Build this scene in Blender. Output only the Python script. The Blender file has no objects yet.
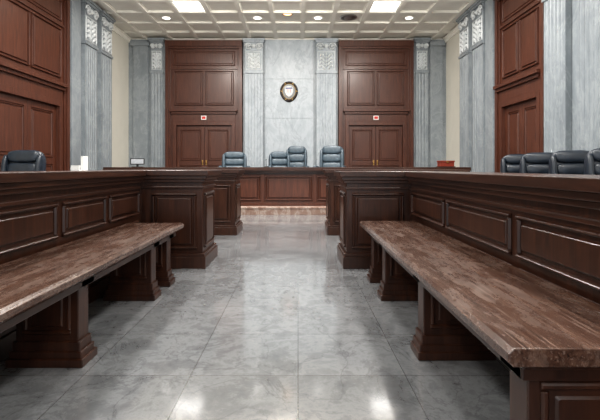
import bpy, bmesh, math, random
from mathutils import Vector, Matrix
random.seed(4)
V = Vector
scene = bpy.context.scene

# ------------------------------------------------------------ materials
def new_mat(name):
    m = bpy.data.materials.new(name); m.use_nodes = True
    nt = m.node_tree; b = nt.nodes["Principled BSDF"]
    return m, nt, b
def coords(nt, scale=(1,1,1)):
    tc = nt.nodes.new("ShaderNodeTexCoord"); mp = nt.nodes.new("ShaderNodeMapping")
    mp.inputs["Scale"].default_value = scale
    nt.links.new(tc.outputs["Object"], mp.inputs["Vector"]); return mp.outputs[0]
def noise(nt, vec, scale, detail=6, rough=.55, dist=0):
    n = nt.nodes.new("ShaderNodeTexNoise"); n.inputs["Scale"].default_value = scale
    n.inputs["Detail"].default_value = detail; n.inputs["Roughness"].default_value = rough
    n.inputs["Distortion"].default_value = dist
    nt.links.new(vec, n.inputs["Vector"]); return n.outputs["Fac"]
def ramp(nt, fac, stops):
    r = nt.nodes.new("ShaderNodeValToRGB"); e = r.color_ramp.elements
    while len(e) < len(stops): e.new(.5)
    for i, (p, c) in enumerate(stops):
        e[i].position = p; e[i].color = (*c, 1) if len(c) == 3 else c
    nt.links.new(fac, r.inputs[0]); return r.outputs[0]
def mix(nt, fac, a, b, mode='MIX'):
    m = nt.nodes.new("ShaderNodeMix"); m.data_type = 'RGBA'; m.blend_type = mode
    if isinstance(fac, (int, float)): m.inputs[0].default_value = fac
    else: nt.links.new(fac, m.inputs[0])
    for s, v in ((m.inputs[6], a), (m.inputs[7], b)):
        if isinstance(v, tuple): s.default_value = (*v, 1)
        else: nt.links.new(v, s)
    return m.outputs[2]
def bump(nt, b, h, strength=.2, dist=.01):
    n = nt.nodes.new("ShaderNodeBump"); n.inputs["Strength"].default_value = strength
    n.inputs["Distance"].default_value = dist
    nt.links.new(h, n.inputs["Height"]); nt.links.new(n.outputs[0], b.inputs["Normal"])

def wood(name, dark, mid, light, axis='z', rough=.33, coat=.15):
    m, nt, b = new_mat(name)
    s = {'x': (1.2, 14, 14), 'y': (14, 1.2, 14), 'z': (14, 14, 1.2)}[axis]
    v = coords(nt, s)
    g = noise(nt, v, 2.2, 8, .6, .8)
    c = ramp(nt, g, [(.3, dark), (.5, mid), (.72, light)])
    big = noise(nt, coords(nt), 1.7, 3)
    c2 = mix(nt, ramp(nt, big, [(.3, (0,0,0)), (.7, (.55,.55,.55))]), c, mid)
    nt.links.new(c2, b.inputs["Base Color"])
    b.inputs["Roughness"].default_value = rough
    b.inputs["Coat Weight"].default_value = coat; b.inputs["Coat Roughness"].default_value = .2
    bump(nt, b, g, .08, .004)
    return m
WD = ((.013,.0050,.0028), (.037,.0132,.0070), (.076,.0285,.0148))
WOODZ = wood("mahogany_vertical", *WD, 'z')
WOODY = wood("mahogany_long", *WD, 'y')
WOODX = wood("mahogany_cross", *WD, 'x')
DOORW = wood("mahogany_door", (.040,.0125,.0065), (.078,.0255,.0137), (.125,.043,.0225), 'z', .4)
DARKW = wood("dark_walnut", (.008,.004,.003), (.018,.008,.006), (.035,.015,.01), 'y', .35)

def worn_wood():
    m, nt, b = new_mat("worn_bench_wood")
    g = noise(nt, coords(nt, (26, 1.0, 26)), 2.6, 9, .7, .5)
    c = ramp(nt, g, [(.32, (.018,.008,.005)), (.46, (.060,.028,.018)), (.56,(.092,.047,.031)), (.72, (.17,.100,.070))])
    p = noise(nt, coords(nt, (2.4, .7, 1)), 6, 9, .78, .3)
    worn = ramp(nt, p, [(.47, (0,0,0)), (.66, (.55,.55,.55))])
    c2 = mix(nt, worn, c, (.19,.135,.108))
    p2 = noise(nt, coords(nt, (2.6, .5, 1)), 10, 9, .75)
    c3 = mix(nt, ramp(nt, p2, [(.5, (0,0,0)), (.66, (.75,.75,.75))]), c2, (.038,.015,.009))
    s = noise(nt, coords(nt, (90, 1.5, 90)), 1.5, 3, .5, .2)
    c4 = mix(nt, ramp(nt, s, [(.60, (0,0,0)), (.68, (.55,.55,.55))]), c3, (.24,.175,.145))
    nt.links.new(c4, b.inputs["Base Color"])
    r = ramp(nt, p, [(.3, (.15,.15,.15)), (.7, (.38,.38,.38))]); nt.links.new(r, b.inputs["Roughness"])
    cw = ramp(nt, p2, [(.4, (.7,.7,.7)), (.65, (.3,.3,.3))]); nt.links.new(cw, b.inputs["Coat Weight"])
    b.inputs["Coat Roughness"].default_value = .15
    bump(nt, b, g, .2, .004)
    return m
WORN = worn_wood()

def marble(name, base, vein, light, rough=.3, sc=1.0, amt=.7, veins=None):
    m, nt, b = new_mat(name)
    v = coords(nt, (1, 1, .6))
    n1 = noise(nt, v, 2.2*sc, 10, .68, .35)
    c = ramp(nt, n1, [(.3, vein), (.46, base), (.52, light), (.58, base), (.75, vein)])
    n2 = noise(nt, v, 12*sc, 9, .75, .2)
    c2 = mix(nt, ramp(nt, n2, [(.35, (0,0,0)), (.7, (amt,amt,amt))]), c, base)
    if veins:
        n3 = noise(nt, v, 1.5*sc, 10, .62, .9)
        c2 = mix(nt, ramp(nt, n3, [(.475, (0,0,0)), (.5, (.6,.6,.6)), (.525, (0,0,0))]), c2, veins)
    nt.links.new(c2, b.inputs["Base Color"])
    b.inputs["Roughness"].default_value = rough
    return m
GREY = marble("grey_marble", (.225,.250,.268), (.17,.192,.208), (.275,.30,.317), .35, 1, .5, (.31,.335,.35))
PALE = marble("pale_grey_marble", (.36,.398,.43), (.28,.315,.345), (.43,.465,.495), .4, 1, .45, (.27,.30,.33))
CARVE = marble("carved_marble", (.55,.58,.59), (.44,.47,.48), (.64,.66,.67), .5, 1, .45)
STEP = marble("rose_step_marble", (.30,.20,.16), (.14,.07,.05), (.50,.43,.38), .3, 3)

def floor_mat():
    m, nt, b = new_mat("polished_marble_tile")
    v = coords(nt)
    br = nt.nodes.new("ShaderNodeTexBrick"); br.offset = 0; br.squash = 1
    br.inputs["Scale"].default_value = 1; br.inputs["Brick Width"].default_value = .44
    br.inputs["Row Height"].default_value = .44; br.inputs["Mortar Size"].default_value = .0025
    br.inputs["Mortar Smooth"].default_value = .3; br.inputs["Bias"].default_value = 0
    br.inputs["Color1"].default_value = (.87,.87,.87,1); br.inputs["Color2"].default_value = (1,1,1,1)
    br.inputs["Mortar"].default_value = (.55,.55,.56,1)
    nt.links.new(v, br.inputs["Vector"])
    n1 = noise(nt, v, 4.5, 11, .75, .3)
    c = ramp(nt, n1, [(.3, (.118,.121,.127)), (.46, (.165,.169,.175)), (.52, (.23,.235,.242)), (.58, (.175,.18,.186)), (.78, (.124,.128,.134))])
    n2 = noise(nt, v, 24, 9, .78)
    c = mix(nt, ramp(nt, n2, [(.35, (0,0,0)), (.7, (.5,.5,.5))]), c, (.20,.205,.21))
    n3 = noise(nt, v, 2.6, 10, .6, .8)
    c = mix(nt, ramp(nt, n3, [(.485, (0,0,0)), (.5, (.45,.45,.45)), (.515, (0,0,0))]), c, (.09,.093,.098))
    c = mix(nt, 1.0, c, br.outputs["Color"], 'MULTIPLY')
    nt.links.new(c, b.inputs["Base Color"])
    r = ramp(nt, n2, [(.3, (.06,.06,.06)), (.8, (.16,.16,.16))]); nt.links.new(r, b.inputs["Roughness"])
    b.inputs["IOR"].default_value = 2.9
    bump(nt, b, noise(nt, v, 5, 3, .5), .08, .005)
    return m
FLOOR = floor_mat()

def plain(name, col, rough=.5, metal=0, emit=None, es=0, var=.12, sc=20):
    m, nt, b = new_mat(name)
    n = noise(nt, coords(nt), sc, 4)
    lo = tuple(c*(1-var) for c in col); hi = tuple(min(1, c*(1+var)) for c in col)
    nt.links.new(ramp(nt, n, [(.3, lo), (.7, hi)]), b.inputs["Base Color"])
    b.inputs["Roughness"].default_value = rough; b.inputs["Metallic"].default_value = metal
    if emit:
        b.inputs["Emission Color"].default_value = (*emit, 1); b.inputs["Emission Strength"].default_value = es
    return m
CREAM = plain("cream_plaster", (.66,.64,.57), .7, var=.03, sc=3)
CEIL = plain("ceiling_plaster", (.82,.80,.73), .8, var=.03, sc=6)
LEATHER = plain("grey_blue_leather", (.055,.078,.098), .34, var=.25)
NAVY = plain("navy_leather", (.014,.020,.030), .32, var=.3)
BLACK = plain("black_plastic", (.012,.012,.013), .4)
CHROME = plain("brushed_steel", (.5,.5,.5), .3, 1)
BRASS = plain("aged_brass", (.45,.28,.10), .35, 1)
PAPER = plain("white_paper", (.8,.8,.78), .6, var=.03)
BLUE = plain("blue_enamel", (.05,.09,.22), .4)
RED = plain("red_enamel", (.5,.03,.02), .4)
GOLD = plain("gold_relief", (.40,.27,.10), .4, .4)
SILVER = plain("silver_relief", (.36,.39,.43), .45, .1)
REDW = plain("red_lacquered_wood", (.20,.03,.015), .35)
LAMP = plain("luminous_panel", (1,1,1), .5, emit=(1,.98,.94), es=1.5)
LAMPW = plain("warm_bulb", (1,.8,.5), .5, emit=(1,.55,.25), es=2)

# ------------------------------------------------------------ builder
class B:
    def __init__(s, o=(0,0,0), u=(1,0,0), n=(0,-1,0)):
        s.bm = bmesh.new(); s.mats = []; s.frame(o, u, n)
    def frame(s, o, u, n): s.o, s.u, s.n = V(o), V(u), V(n); return s
    def mi(s, m):
        if m not in s.mats: s.mats.append(m)
        return s.mats.index(m)
    def P(s, a, b, c): return s.o + s.u*a + s.n*c + V((0,0,b))
    def box(s, a0, a1, b0, b1, c0, c1, m, ia=0, ib=0):
        vs = [s.bm.verts.new(s.P(a, b, c)) for a, b, c in (
            (a0,b0,c0),(a1,b0,c0),(a1,b1,c0),(a0,b1,c0),
            (a0+ia,b0+ib,c1),(a1-ia,b0+ib,c1),(a1-ia,b1-ib,c1),(a0+ia,b1-ib,c1))]
        k = s.mi(m)
        for f in ((0,1,2,3),(4,5,6,7),(0,1,5,4),(1,2,6,5),(2,3,7,6),(3,0,4,7)):
            s.bm.faces.new([vs[i] for i in f]).material_index = k
    def wbox(s, x0, x1, y0, y1, z0, z1, m):
        o, u, n = s.o, s.u, s.n; s.frame((0,0,0), (1,0,0), (0,1,0))
        s.box(x0, x1, z0, z1, y0, y1, m); s.o, s.u, s.n = o, u, n
    def prism(s, pts, b0, b1, m, smooth=False):
        lo = [s.bm.verts.new(s.P(a, b0, c)) for a, c in pts]
        hi = [s.bm.verts.new(s.P(a, b1, c)) for a, c in pts]
        k = s.mi(m); n = len(pts)
        for i in range(n):
            f = s.bm.faces.new([lo[i], lo[(i+1)%n], hi[(i+1)%n], hi[i]]); f.material_index = k; f.smooth = smooth
        s.bm.faces.new(lo).material_index = k; s.bm.faces.new(hi[::-1]).material_index = k
    def hprism(s, pts, a0, a1, m, smooth=False):
        lo = [s.bm.verts.new(s.P(a0, b, c)) for c, b in pts]
        hi = [s.bm.verts.new(s.P(a1, b, c)) for c, b in pts]
        k = s.mi(m); n = len(pts)
        for i in range(n):
            f = s.bm.faces.new([lo[i], lo[(i+1)%n], hi[(i+1)%n], hi[i]]); f.material_index = k; f.smooth = smooth
        s.bm.faces.new(lo).material_index = k; s.bm.faces.new(hi[::-1]).material_index = k
    def sup(s, c, size, m, e=.45, rot=None, seg=20):
        r = bmesh.ops.create_uvsphere(s.bm, u_segments=seg, v_segments=seg//2+2, radius=1)
        R = rot or Matrix(); k = s.mi(m)
        pw = lambda t: math.copysign(abs(t)**e, t)
        for v in r['verts']:
            v.co = V(c) + (R @ V((pw(v.co.x)*size[0]/2, pw(v.co.y)*size[1]/2, pw(v.co.z)*size[2]/2)))
            for f in v.link_faces: f.material_index = k; f.smooth = True
    def lathe(s, c, prof, m, axis='z', seg=28):
        rings = []
        c = V(c); k = s.mi(m)
        for r, h in prof:
            ring = []
            for i in range(seg):
                t = 2*math.pi*i/seg
                p = V((r*math.cos(t), r*math.sin(t), h))
                if axis == 'y': p = V((p.x, -p.z, p.y))
                ring.append(s.bm.verts.new(c+p))
            rings.append(ring)
        for a, b in zip(rings, rings[1:]):
            for i in range(seg):
                f = s.bm.faces.new([a[i], a[(i+1)%seg], b[(i+1)%seg], b[i]]); f.material_index = k; f.smooth = True
        s.bm.faces.new(rings[0]).material_index = k; s.bm.faces.new(rings[-1]).material_index = k
    def tube(s, pts, r, m, seg=8):
        pts = [V(p) for p in pts]; rings = []; k = s.mi(m)
        for i, p in enumerate(pts):
            d = (pts[min(i+1, len(pts)-1)] - pts[max(i-1, 0)]).normalized()
            q = d.to_track_quat('Z', 'Y')
            rings.append([s.bm.verts.new(p + q @ V((r*math.cos(2*math.pi*j/seg), r*math.sin(2*math.pi*j/seg), 0))) for j in range(seg)])
        for a, b in zip(rings, rings[1:]):
            for i in range(seg):
                f = s.bm.faces.new([a[i], a[(i+1)%seg], b[(i+1)%seg], b[i]]); f.material_index = k; f.smooth = True
        s.bm.faces.new(rings[0]).material_index = k; s.bm.faces.new(rings[-1]).material_index = k
    def panel(s, a0, a1, b0, b1, c, m, mf=None, t=.02, g=.03):
        mf = mf or m
        w = min(.028, (b1-b0)*.12)
        for q in ((a0, a1, b0, b0+w), (a0, a1, b1-w, b1), (a0, a0+w, b0+w, b1-w), (a1-w, a1, b0+w, b1-w)):
            s.box(*q, c, c+t, m, w*.35 if q[1]-q[0] <= w*1.01 else 0, w*.35 if q[3]-q[2] <= w*1.01 else 0)
        gi = w+g
        s.box(a0+gi, a1-gi, b0+gi, b1-gi, c-.002, c+t*.75, mf, .009, .009)
    def obj(s, name, parent=None, bevel=0, loc=None, rotz=0, seg=2):
        bmesh.ops.recalc_face_normals(s.bm, faces=s.bm.faces)
        me = bpy.data.meshes.new(name); s.bm.to_mesh(me); s.bm.free()
        for m in s.mats: me.materials.append(m)
        ob = bpy.data.objects.new(name, me); scene.collection.objects.link(ob)
        if parent: ob.parent = parent
        if loc is not None: ob.location = loc
        ob.rotation_euler[2] = rotz
        if bevel:
            md = ob.modifiers.new("bevel", 'BEVEL'); md.width = bevel; md.segments = seg
            md.limit_method = 'ANGLE'; md.angle_limit = math.radians(50)
        return ob
def empty(name, loc=(0,0,0), rotz=0):
    e = bpy.data.objects.new(name, None); scene.collection.objects.link(e)
    e.location = loc; e.rotation_euler[2] = rotz; return e

XL, XR, YB, HC, XC = -4.69, 4.10, 12.0, 4.46, -.245
# ------------------------------------------------------------ room shell
b = B(); b.wbox(XL-.2, XR+.2, -3.5, YB+.2, -.1, 0, FLOOR); b.obj("floor")
b = B(); b.wbox(XL-.2, XR+.2, YB, YB+.2, 0, HC, CREAM); b.obj("wall_back")
b = B(); b.wbox(XL-.2, XL, -3.5, YB, 0, HC, CREAM); b.obj("wall_left")
b = B(); b.wbox(XR, XR+.2, -3.5, YB, 0, HC, CREAM); b.obj("wall_right")
S = .725
b = B(); b.wbox(XL-.2, XR+.2, -3.5, YB+.2, HC, HC+.15, CEIL)
k = -7
while True:
    x = XC + S*(k+.5)
    if x > XR-.05: break
    if x > XL+.05: b.wbox(x-.05, x+.05, -3.5, YB, HC-.045, HC+.01, CEIL); b.wbox(x-.075, x+.075, -3.5, YB, HC-.015, HC+.01, CEIL)
    k += 1
for j in range(-18, 4):
    y = 9.55 + S*(j+.5)
    if -3.5 < y < YB: b.wbox(XL, XR, y-.05, y+.05, HC-.043, HC+.01, CEIL); b.wbox(XL, XR, y-.075, y+.075, HC-.013, HC+.01, CEIL)
b.obj("ceiling", bevel=.006)
for nm, o, u, n, a0, a1 in (("trim_1", (0,YB,0), (1,0,0), (0,-1,0), XL, XR), ("trim_2", (XL,0,0), (0,1,0), (1,0,0), -3.5, YB), ("trim_3", (XR,0,0), (0,1,0), (-1,0,0), -3.5, YB)):
    b = B(o, u, n)
    b.hprism([(0,HC-.14),(.03,HC-.14),(.035,HC-.1),(.07,HC-.06),(.1,HC-.05),(.1,HC-.02),(.0,HC-.02)], a0, a1, CEIL)
    b.obj(nm)

def panel_light(x, y, e):
    b = B(); w = .29
    b.wbox(x-w, x+w, y-w, y+w, HC-.02, HC-.001, LAMP)
    for q in ((x-w-.02,x+w+.02,y-w-.02,y-w),(x-w-.02,x+w+.02,y+w,y+w+.02),(x-w-.02,x-w,y-w,y+w),(x+w,x+w+.02,y-w,y+w)):
        b.wbox(*q, HC-.03, HC-.001, CEIL)
    b.obj("ceiling_panel_light")
    if not e: return
    l = bpy.data.lights.new("panel_lamp", 'AREA'); l.shape = 'SQUARE'; l.size = .56; l.energy = e; l.color = (1, .972, .935)
    o = bpy.data.objects.new("panel_lamp", l); o.location = (x, y, HC-.05); scene.collection.objects.link(o)
for y, e in ((9.55, 0), (6.65, 68), (3.75, 48), (.85, 40), (-2.05, 40)):
    for x in (XC-3*S, XC+3*S): panel_light(x, y, e)
panel_light(XC, 6.65, 68); panel_light(XC, 3.75, 42)
def downlight(x, y, warm=False):
    b = B()
    b.lathe((x, y, HC-.03), [(.085,0),(.13,0),(.14,.012),(.14,.029),(.085,.029)], BRASS if warm else CEIL)
    b.lathe((x, y, HC-.034), [(.02,0),(.09,.004),(.092,.03)], LAMPW if warm else LAMP)
    b.obj("ceiling_downlight")
for kx in (-4, -1, 1, 4): downlight(XC+kx*S, 10.275)
downlight(XC, 10.0, True)
b = B()
x, y = XC+2*S, 10.275
for r in (.2, .15, .1): b.lathe((x, y, HC-.03+.004*(r>.12)), [(r-.03,0),(r,0),(r+.005,.02),(r-.03,.02)], CHROME)
b.obj("ceiling_air_vent")
for x in (-2.42, XC, 1.93):
    downlight(x, 8.1)  # out-of-view housing, added to go with the fill lamp below
    l = bpy.data.lights.new("back_wall_fill", 'AREA'); l.size = .5; l.energy = 46 if x == XC else 28; l.color = (1, .95, .88)  # added fill lamp, tilted forward to brighten the back wall
    o = bpy.data.objects.new("back_wall_fill", l); o.location = (x, 8.1, HC-.12); o.rotation_euler = (math.radians(50),0,0); scene.collection.objects.link(o)

# ------------------------------------------------------------ pilasters
def pilaster(frm, a0, a1, z1, c0, n=5, mat=GREY, orn=CARVE, name="fluted_pilaster"):
    b = B(*frm); w = a1-a0; d = .09
    b.box(a0-.04, a1+.04, 0, .28, c0, c0+d+.05, mat); b.box(a0-.02, a1+.02, .28, .36, c0, c0+d+.03, mat)
    cap = z1-.95
    g = (w-.08)/n; pts = [(a0, c0), (a0, c0+d)]
    for i in range(n):
        x0 = a0+.04+i*g+g*.2; r = g*.30
        for t in range(7):
            th = math.pi*t/6
            pts.append((x0+r-r*math.cos(th), c0+d-r*.55*math.sin(th)))
    pts += [(a1, c0+d), (a1, c0)]
    b.prism(pts, .36, cap, mat)
    b.box(a0-.02, a1+.02, cap, cap+.05, c0, c0+d+.025, mat)
    b.box(a0, a1, cap+.05, z1-.1, c0, c0+d, mat)
    b.panel(a0+.03, a1-.03, cap+.09, z1-.34, c0+d, orn, t=.015, g=.2 if w > .5 else .02)
    ctr = (a0+a1)/2
    def blob(a, z, sx, sz, dep=.03, ang=0):
        p = b.P(a, z, c0+d+.008)
        yaw = math.atan2(b.u.y, b.u.x)
        R = Matrix.Rotation(yaw, 4, 'Z') @ Matrix.Rotation(ang, 4, 'Y')
        b.sup(p, (sx, dep*2, sz), orn, 1.0, R.to_3x3(), 10)
    h0, h1 = cap+.14, z1-.4
    rows = 4
    for i in range(rows):
        z = h0+(h1-h0)*(i+.3)/rows
        for sgn in (-1, 1):
            blob(ctr+sgn*w*.15, z, w*.12, .15, .035, sgn*.6)
            blob(ctr+sgn*w*.29, z+.03, w*.09, .1, .03, -sgn*.5)
        blob(ctr, z+.05, w*.1, .1, .04)
    for sgn in (-1, 1):
        pts = []
        for t in range(26):
            th = t/25*math.pi*3.4; r = w*.2*(1-t/25*.8)
            pts.append(b.P(ctr+sgn*(w*.30 + r*math.cos(th)), z1-.22+r*math.sin(th), c0+d+.02))
        b.tube(pts, .020, orn, 6)
        blob(ctr+sgn*w*.3, z1-.22, .05, .05, .04)
    blob(ctr, z1-.2, w*.25, .12, .04)
    b.box(a0-.03, a1+.03, z1-.1, z1-.05, c0, c0+d+.04, mat); b.box(a0-.06, a1+.06, z1-.05, z1, c0, c0+d+.07, mat)
    return b.obj(name)
BW = ((0,YB,0), (1,0,0), (0,-1,0)); LW = ((XL,0,0), (0,1,0), (1,0,0)); RW = ((XR,0,0), (0,1,0), (-1,0,0))
ZT = HC-.05
E = .001
b = B(*BW); b.box(XL+.001, -3.68, 0, ZT, E, .10, GREY)
b.box(-4.55, -4.15, .3, ZT-.1, .10, .14, GREY); b.box(-4.6,-4.1,ZT-.2,ZT-.1,.1,.2,GREY); b.box(-4.6,-4.1,0,.3,.1,.18,GREY); b.obj("marble_cladding", bevel=.004)
b = B(*BW); b.box(3.2, XR-.001, 0, ZT, E, .10, GREY)
b.box(3.65, 4.0, .3, ZT-.1, .10, .14, GREY); b.box(3.63,4.04,ZT-.2,ZT-.1,.1,.2,GREY); b.box(3.63,4.04,0,.3,.1,.18,GREY); b.obj("marble_cladding", bevel=.004)
b = B(*BW)
b.box(-1.53, 1.11, 0, ZT, E, .06, GREY)
for i in range(4): b.box(-.90, .42, .05+i*1.09, .05+(i+1)*1.09-.006, .06, .085, PALE)
b.box(-.91, .43, 0, ZT-.02, .06, .075, PALE)
b.obj("marble_cladding", bevel=.003)
pilaster(BW, -1.47, -.97, ZT, .061, mat=PALE); pilaster(BW, .51, 1.05, ZT, .061, mat=PALE)
pilaster(BW, -4.05, -3.72, ZT, .101, 3); pilaster(BW, 3.24, 3.58, ZT, .101, 3)
def pier(W, y0, y1, pp):
    b = B(*W); b.box(y0, y1, 0, ZT, E, .14, GREY); b.box(y0, y0+.35, .3, ZT-.1, .14, .2, GREY); b.obj("marble_cladding", bevel=.004)
    for a0, a1 in pp: pilaster(W, a0, a1, ZT, .141, 5)
pier(LW, 8.55, 10.35, [(9.0, 9.55), (9.75, 10.3)])
pier(RW, 8.62, 10.35, [(9.0, 9.55), (9.75, 10.3)])
pier(LW, 4.2, 6.15, [(4.65, 5.2), (5.5, 6.05)])
pier(RW, 5.0, 6.88, [(5.42, 5.97), (6.22, 6.77)])

# ------------------------------------------------------------ panelled wood bays with doors
door_n = [0]
def bay(W, a0, a1, c0, top=4.36):
    b = B(*W); w = a1-a0; D = c0+.08; m = DOORW
    dw = w*.36; ctr = (a0+a1)/2; d0, d1 = ctr-dw, ctr+dw; dt = 2.03
    b.box(a0, d0, 0, top, 0.001, D, m); b.box(d1, a1, 0, top, 0.001, D, m); b.box(d0, d1, dt, top, 0.001, D, m)
    b.box(a0, a0+.09, 0, top, D, D+.07, m); b.box(a1-.09, a1, 0, top, D, D+.07, m)
    b.box(a0+.09, a0+.13, 0, top-.22, D, D+.035, m); b.box(a1-.13, a1-.09, 0, top-.22, D, D+.035, m)
    b.box(a0, a1, top-.16, top, D, D+.10, m); b.box(a0, a1, top-.22, top-.16, D, D+.06, m)
    b.panel(a0+.2, a1-.2, 3.68, 4.08, D, m, t=.02)
    b.box(a0+.13, a1-.13, 3.58, 3.63, D, D+.03, m)
    b.panel(a0+.24, ctr-.03, 2.58, 3.53, D, m, t=.035); b.panel(ctr+.03, a1-.24, 2.58, 3.53, D, m, t=.035)
    b.box(d0-.16, d1+.16, 2.40, 2.46, D, D+.14, m); b.box(d0-.13, d1+.13, 2.34, 2.40, D, D+.09, m)
    b.box(d0-.1, d1+.1, 2.14, 2.34, D, D+.04, m)
    b.box(d0-.1, d0, 0, 2.14, D, D+.05, m); b.box(d1, d1+.1, 0, 2.14, D, D+.05, m); b.box(d0, d1, dt, 2.14, D, D+.05, m)
    b.obj("wood_wall_paneling", bevel=.005)
    door_n[0] += 1
    b = B(*W); Dd = D-.05
    for s0, s1 in ((d0+.004, ctr-.003), (ctr+.003, d1-.004)):
        b.box(s0, s1, .005, dt-.004, .01, Dd, m)
        st = .09
        b.box(s0, s0+st, .005, dt-.004, Dd, Dd+.02, m); b.box(s1-st, s1, .005, dt-.004, Dd, Dd+.02, m)
        for z0, z1 in ((.005,.22),(.92,1.04),(dt-.12,dt-.004)): b.box(s0+st, s1-st, z0, z1, Dd, Dd+.02, m)
        b.panel(s0+st+.01, s1-st-.01, 1.05, dt-.13, Dd, m, t=.02, g=.025)
        b.panel(s0+st+.01, s1-st-.01, .23, .91, Dd, m, t=.02, g=.025)
    for sx in (-.05, .05):
        p = b.P(ctr+sx, 1.0, Dd+.05); b.sup(p, (.045,.045,.045), BRASS, 1)
        b.box(ctr+sx-.02, ctr+sx+.02, .93, 1.07, Dd+.02, Dd+.028, BRASS); b.box(ctr+sx-.01, ctr+sx+.01, .99, 1.01, Dd+.02, Dd+.05, BRASS)
    b.obj("door_%d" % door_n[0], bevel=.004)
    return ctr, D
for a0, a1 in ((-3.655, -1.54), (1.12, 3.18)):
    ctr, D = bay(BW, a0, a1, .02)
    b = B(*BW); b.box(ctr-.07, ctr+.07, 2.18, 2.29, D+.041, D+.06, PAPER)
    b.box(ctr-.05, ctr+.05, 2.20, 2.27, D+.06, D+.064, RED); b.obj("exit_sign")
bay(LW, 6.17, 8.53, .02); bay(RW, 6.90, 8.60, .02)

# ------------------------------------------------------------ seal on wall
b = B(); c = V((-.25, YB-.087, 2.97))
def ring(sc, dep):
    out = []
    for i in range(48):
        t = 2*math.pi*i/48; x = .235*math.cos(t); z = .262*math.sin(t)
        if z < 0: x *= 1-.16*(z/.262)**2; z *= 1.08
        out.append(c+V((x*sc, -dep, z*sc)))
    return out
def loft(secs, m):
    k = b.mi(m); R = [[b.bm.verts.new(p) for p in ring(*s_)] for s_ in secs]
    for p, q in zip(R, R[1:]):
        for i in range(48):
            f = b.bm.faces.new([p[i], p[(i+1)%48], q[(i+1)%48], q[i]]); f.material_index = k; f.smooth = True
    b.bm.faces.new(R[0]).material_index = k; b.bm.faces.new(R[-1]).material_index = k
loft([(1.0,0),(1.06,.02),(1.0,.045),(.80,.045),(.78,.03)], DARKW)
loft([(.80,.028),(.80,.05),(.755,.05),(.75,.034)], GOLD)
loft([(.75,.03),(.75,.036),(.1,.038)], SILVER)
rr = ring(.92, .05)
for i in range(0, 48, 2):
    t = 2*math.pi*i/48
    b.sup(rr[i], (.062,.036,.034), GOLD if i%8==0 else DARKW, .9, Matrix.Rotation(-t+.6, 3, 'Y'), 8)
pts = [(-.12,.12),(0,.145),(.12,.12),(.12,-.01),(.08,-.11),(0,-.17),(-.08,-.11),(-.12,-.01)]
k = b.mi(PAPER); nn = len(pts)
lo = [b.bm.verts.new(c+V((x,-.037,z))) for x, z in pts]; hi = [b.bm.verts.new(c+V((x*.88,-.066,z*.88))) for x, z in pts]
for i in range(nn): b.bm.faces.new([lo[i],lo[(i+1)%nn],hi[(i+1)%nn],hi[i]]).material_index = k
b.bm.faces.new(hi).material_index = k; b.bm.faces.new(lo[::-1]).material_index = k
b.wbox(c.x-.095, c.x+.095, c.y-.071, c.y-.06, c.z+.06, c.z+.1, BLUE)
for sx in (-.05, 0, .05): b.wbox(c.x+sx-.009, c.x+sx+.009, c.y-.071, c.y-.06, c.z-.08+abs(sx)*.6, c.z+.055, RED)
b.obj("wall_seal")

# ------------------------------------------------------------ railings / barriers
def block(b, x0, x1, y0, y1, top=.83, faces=(), dz=0.0, m=WOODZ, mc=WOODY):
    def ring(e, z0, z1, mm): b.wbox(x0-e, x1+e, y0-e, y1+e, z0+dz, z1+dz, mm)
    b.wbox(x0, x1, y0, y1, 0, top-.04, m)
    ring(.03, 0 - dz, .10, m); ring(.02, .10, .125, m)
    ring(.012, top-.155, top-.135, mc); ring(.025, top-.10, top-.075, mc); ring(.04, top-.075, top-.045, mc)
    ring(.06, top-.045, top, mc)
    for kind, breaks in faces:
        if kind == 'L': b.frame((x0,0,0), (0,1,0), (-1,0,0))
        if kind == 'R': b.frame((x1,0,0), (0,1,0), (1,0,0))
        if kind == 'F': b.frame((0,y0,0), (1,0,0), (0,-1,0))
        for p0, p1, z0, z1 in breaks: b.panel(p0, p1, z0, z1, 0, m, t=.018, g=.012)
b = B()
pan = lambda lst, z0=.48, z1=.66: [(a, c, z0, z1) for a, c in lst]
LP_ = [(3.02,3.58),(2.42,2.96),(1.82,2.36),(1.22,1.76),(.62,1.16),(.02,.56),(-.58,-.04)]
low = [(a, c, .16, .42) for a, c in LP_]
block(b, -1.62, -1.33, -.7, 3.70, .83, [('R', pan(LP_, .46, .66)+low)])
block(b, -1.615, -.81, 3.65, 4.15, .83, [('F', [(-1.24,-.86,.16,.64)]), ('R', [(3.71,4.09,.16,.64)])], dz=.0008)
b.obj("courtroom_railing", bevel=.006)
b = B()
RP = [(2.80,3.58),(1.92,2.74),(1.02,1.86),(.12,.96),(-.6,.06)]
low = [(a, c, .16, .42) for a, c in RP]
block(b, .955, 1.25, -.7, 3.70, .82, [('L', pan(RP, .46, .65)+low)])
block(b, .41, 1.245, 3.65, 4.15, .82, [('F', [(.46,.90,.16,.64)]), ('L', [(3.71,4.09,.16,.64)])], dz=.0008)
b.obj("courtroom_railing", bevel=.006)
b = B(); block(b, -2.4, -.80, 5.45, 5.95, .83, [('F', [(-1.6,-1.25,.16,.64),(-1.2,-.85,.16,.64)]), ('R', [(5.51,5.89,.16,.64)])]); b.obj("courtroom_railing", bevel=.006)
b = B(); block(b, .40, 2.1, 5.45, 5.95, .83, [('F', [(.46,.82,.16,.64),(.9,1.3,.16,.64)]), ('L', [(5.51,5.89,.16,.64)])]); b.obj("courtroom_railing", bevel=.006)

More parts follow.
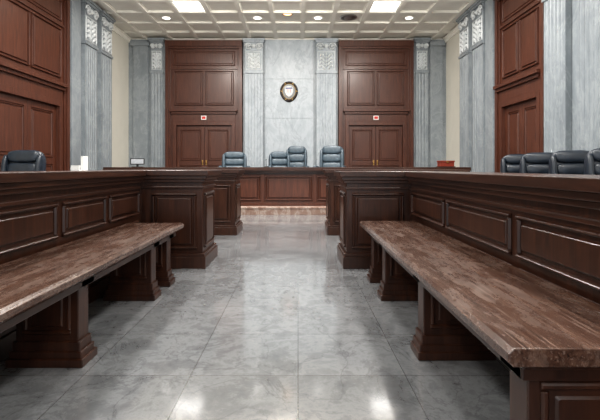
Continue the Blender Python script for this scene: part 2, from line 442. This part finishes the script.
# ------------------------------------------------------------ benches
def bench(x0, x1, y0, y1, legs, inner):
    b = B((0,0,0), (0,1,0), (1,0,0))
    t0, t1, r = .385, .43, .012
    if inner > 0:
        prof = [(x0,t0),(x1-r,t0),(x1,t0+r),(x1,t1-r),(x1-r,t1),(x0,t1)]
    else:
        prof = [(x1,t0),(x0+r,t0),(x0,t0+r),(x0,t1-r),(x0+r,t1),(x1,t1)]
    b.hprism(prof, y0, y1, WORN)
    ax0, ax1 = (x0+.03, x1-.05) if inner > 0 else (x0+.05, x1-.03)
    b.wbox(ax0, ax1, y0+.03, y1-.03, .365, .386, WOODY)
    xe = ax1 if inner > 0 else ax0
    b.wbox(xe-.02 if inner > 0 else xe, xe if inner > 0 else xe+.02, y0+.04, y1-.04, .335, .366, WOODY)
    for yl in legs:
        lx0, lx1 = (x0+.06, x1-.05) if inner > 0 else (x0+.05, x1-.06)
        b.wbox(lx0+.02, lx1-.02, yl, yl+.09, .10, .37, WOODZ)
        b.wbox(lx0-.0, lx1+.0, yl-.015, yl+.105, .02, .065, WOODZ)
        b.wbox(lx0-.01, lx1+.01, yl-.025, yl+.115, 0, .035, WOODZ)
        b.wbox(lx0+.01, lx1-.01, yl-.008, yl+.098, .06, .105, WOODZ)
        b.wbox(lx0, lx1, yl-.012, yl+.102, .335, .367, WOODZ)
        b.frame((0,yl,0), (1,0,0), (0,-1,0)); b.panel(lx0+.05, lx1-.05, .13, .33, 0, WOODZ, t=.008, g=.01)
        b.frame((0,0,0), (0,1,0), (1,0,0))
    return b.obj("wooden_bench", bevel=.005, seg=3)
bench(-1.295, -.875, .3, 3.3, [3.1, 2.77, 1.85, .8], 1)
bench(.49, .925, 1.0, 3.42, [3.2, 2.77, 1.92, 1.05], -1)

# ------------------------------------------------------------ judge's dais and desk
b = B(); b.wbox(-3.75, 3.25, 7.78, 10.4, 0, .13, STEP); b.wbox(-3.78, 3.28, 7.75, 10.4, .12, .15, STEP); b.obj("marble_dais", bevel=.006)
DZ = .151
b = B(); x0, x1, y0, y1 = -3.5, 3.1, 7.95, 8.6
b.wbox(x0, x1, y0, y1, DZ, .80, DOORW)
b.wbox(x0-.02, x1+.02, y0-.025, y1, DZ, DZ+.06, DOORW)
b.wbox(x0-.02, x1+.02, y0-.03, y1, .735, .765, DARKW); b.wbox(x0-.04, x1+.04, y0-.06, y1, .765, .80, WOODX)
b.wbox(x0-.06, x1+.06, y0-.10, y1+.04, .80, .865, WOODX)
b.frame((0,y0,0), (1,0,0), (0,-1,0))
px = [-.65-1.0*2, -.65-1.0, -.65, .31, 1.31, 2.31]
for p in range(len(px)-1):
    b.panel(px[p]+.05, px[p+1]-.05, DZ+.1, .70, 0, DOORW, t=.03, g=.02)
    b.box(px[p]-.03, px[p]+.03, DZ+.06, .735, 0, .02, DOORW)
b.obj("judges_bench", bevel=.006)

# ------------------------------------------------------------ chairs
def chair(name, x, y, z, rot, leather, top, w=.52, tilt=.12):
    e = empty(name, (x, y, z), rot)
    sh = .46
    b = B()
    b.sup((0,0,sh), (w,.5,.13), leather, .5); b.sup((0,-.03,sh+.04), (w*.86,.44,.08), leather, .55)
    b.obj("seat", e)
    b = B(); R = Matrix.Rotation(-tilt, 3, 'X'); hb = top-sh
    base = V((0,.23,sh))
    b.sup(base + R@V((0,.03,hb/2)), (w,.11,hb), leather, .5, R, 28)
    n = 4
    for i in range(n):
        b.sup(base + R@V((0,-.03,hb*(i+.62)/n-.03)), (w*.80,.09,hb/n*.98), leather, .6, R, 18)
    for sx in (-1,1): b.sup(base + R@V((sx*w*.43,-.02,hb*.48)), (w*.14,.15,hb*.82), leather, .6, R, 16)
    b.obj("backrest", e)
    b = B()
    for sx in (-1,1):
        b.sup((sx*(w/2+.03),0,sh+.25), (.08,.4,.08), leather, .6)
        b.tube([(sx*(w/2+.02),-.15,sh+.22),(sx*(w/2+.03),-.17,sh+.08),(sx*(w/2),-.1,sh)], .018, BLACK)
        b.tube([(sx*(w/2+.02),.15,sh+.22),(sx*(w/2+.03),.17,sh+.08),(sx*(w/2),.1,sh)], .018, BLACK)
    b.obj("armrests", e)
    b = B()
    b.lathe((0,0,.09), [(.035,0),(.035,.16),(.025,.16),(.025,.3)], CHROME)
    for i in range(5):
        t = 2*math.pi*i/5+.3; c_, s_ = math.cos(t), math.sin(t)
        b.tube([(0,0,.12),(.14*c_,.14*s_,.105),(.27*c_,.27*s_,.075)], .02, BLACK)
        b.sup((.27*c_,.27*s_,.0305), (.06,.06,.06), BLACK, .9, None, 10)
    b.obj("swivel_base", e)
    return e
PI = math.pi
chair("leather_office_chair", -1.36, 9.2, DZ, .15, LEATHER, 1.07, .54)
chair("leather_office_chair", -.36, 9.15, DZ, .2, LEATHER, 1.07, .46)
chair("leather_office_chair", -.06, 9.85, DZ, -.1, LEATHER, 1.23, .50)
chair("leather_office_chair", .68, 9.2, DZ, -.25, LEATHER, 1.20, .54)
chair("leather_office_chair", -3.36, 5.0, 0, .0, NAVY, 1.08, .48)
for yy, r, xx in ((6.45, -.1, 3.28), (5.75,-.15,3.20), (5.05,-.1,3.21), (4.35,-.15,3.16)):
    chair("leather_office_chair", xx, yy-.2, 0, r-.2, NAVY, 1.07, .54)

# ------------------------------------------------------------ small props
b = B(); zt = .866
b.wbox(2.72, 2.98, 8.2, 8.4, zt, zt+.10, REDW); b.wbox(2.71, 2.99, 8.19, 8.41, zt+.10, zt+.125, REDW); b.wbox(2.70,3.0,8.18,8.42,zt,zt+.015,DARKW)
b.wbox(2.83,2.87,8.184,8.192,zt+.08,zt+.11,BRASS)
b.obj("keepsake_box", bevel=.004)
def monitor(x, y, z, r, w=.34, h=.2):
    b = B(); b.wbox(-w/2, w/2, -.015, .015, .05, .05+h, BLACK); b.wbox(-w/2+.015, w/2-.015, -.018, -.012, .065, .035+h, CHROME)
    b.wbox(-.02, .02, 0, .02, .01, .08, BLACK); b.wbox(-.1, .1, -.06, .08, 0, .012, BLACK)
    b.obj("computer_monitor", loc=(x,y,z), rotz=r, bevel=.003)
b = B(); b.wbox(-4.3,-2.9,6.6,7.3,.72,.76,WOODX); b.wbox(-4.27,-2.93,6.63,7.27,.62,.72,WOODX)
for xx in (-4.22,-3.0):
    for yy in (6.68,7.2): b.wbox(xx-.03,xx+.03,yy-.03,yy+.03,0,.62,WOODZ)
b.obj("clerk_table", bevel=.005)
b = B()
for i in range(6):
    b.wbox(-3.60+.004*(i%3), -3.47+.004*(i%3), 6.8, 7.0, .761+i*.022, .761+i*.022+.02, PAPER)
b.wbox(-3.46,-3.42,6.85,7.0,.761,1.04,PAPER); b.obj("document_stack")
monitor(-3.1, 8.3, .866, .2, .26, .12)
b = B()
for px2, top in ((-.62, 1.0), (.12, .98)):
    b.lathe((px2, 8.4, .866), [(.04,0),(.04,.012),(.008,.016)], BLACK)
    b.tube([(px2,8.4,.87),(px2,8.39,.93),(px2,8.36,top)], .005, BLACK, 6); b.sup((px2,8.355,top+.008), (.018,.018,.035), BLACK, .9, None, 8)
b.obj("desk_microphones")

# ------------------------------------------------------------ world + camera
w = bpy.data.worlds.new("world"); scene.world = w; w.use_nodes = True
w.node_tree.nodes["Background"].inputs[0].default_value = (.93,.96,1,1)
w.node_tree.nodes["Background"].inputs[1].default_value = .8
cam = bpy.data.cameras.new("camera"); co = bpy.data.objects.new("camera", cam); scene.collection.objects.link(co)
co.location = (0,0,.85); co.rotation_euler = (math.radians(90),0,0)
cam.sensor_width = 36; cam.lens = 25.8; cam.shift_x = .0033; cam.shift_y = -.07; cam.clip_start = .02
scene.camera = co
scene.view_settings.view_transform = 'Standard'
for lk in ('Medium High Contrast', 'Standard - Medium High Contrast', 'High Contrast'):
    try: scene.view_settings.look = lk; print("look", lk); break
    except Exception as ex: pass
scene.view_settings.exposure = .9
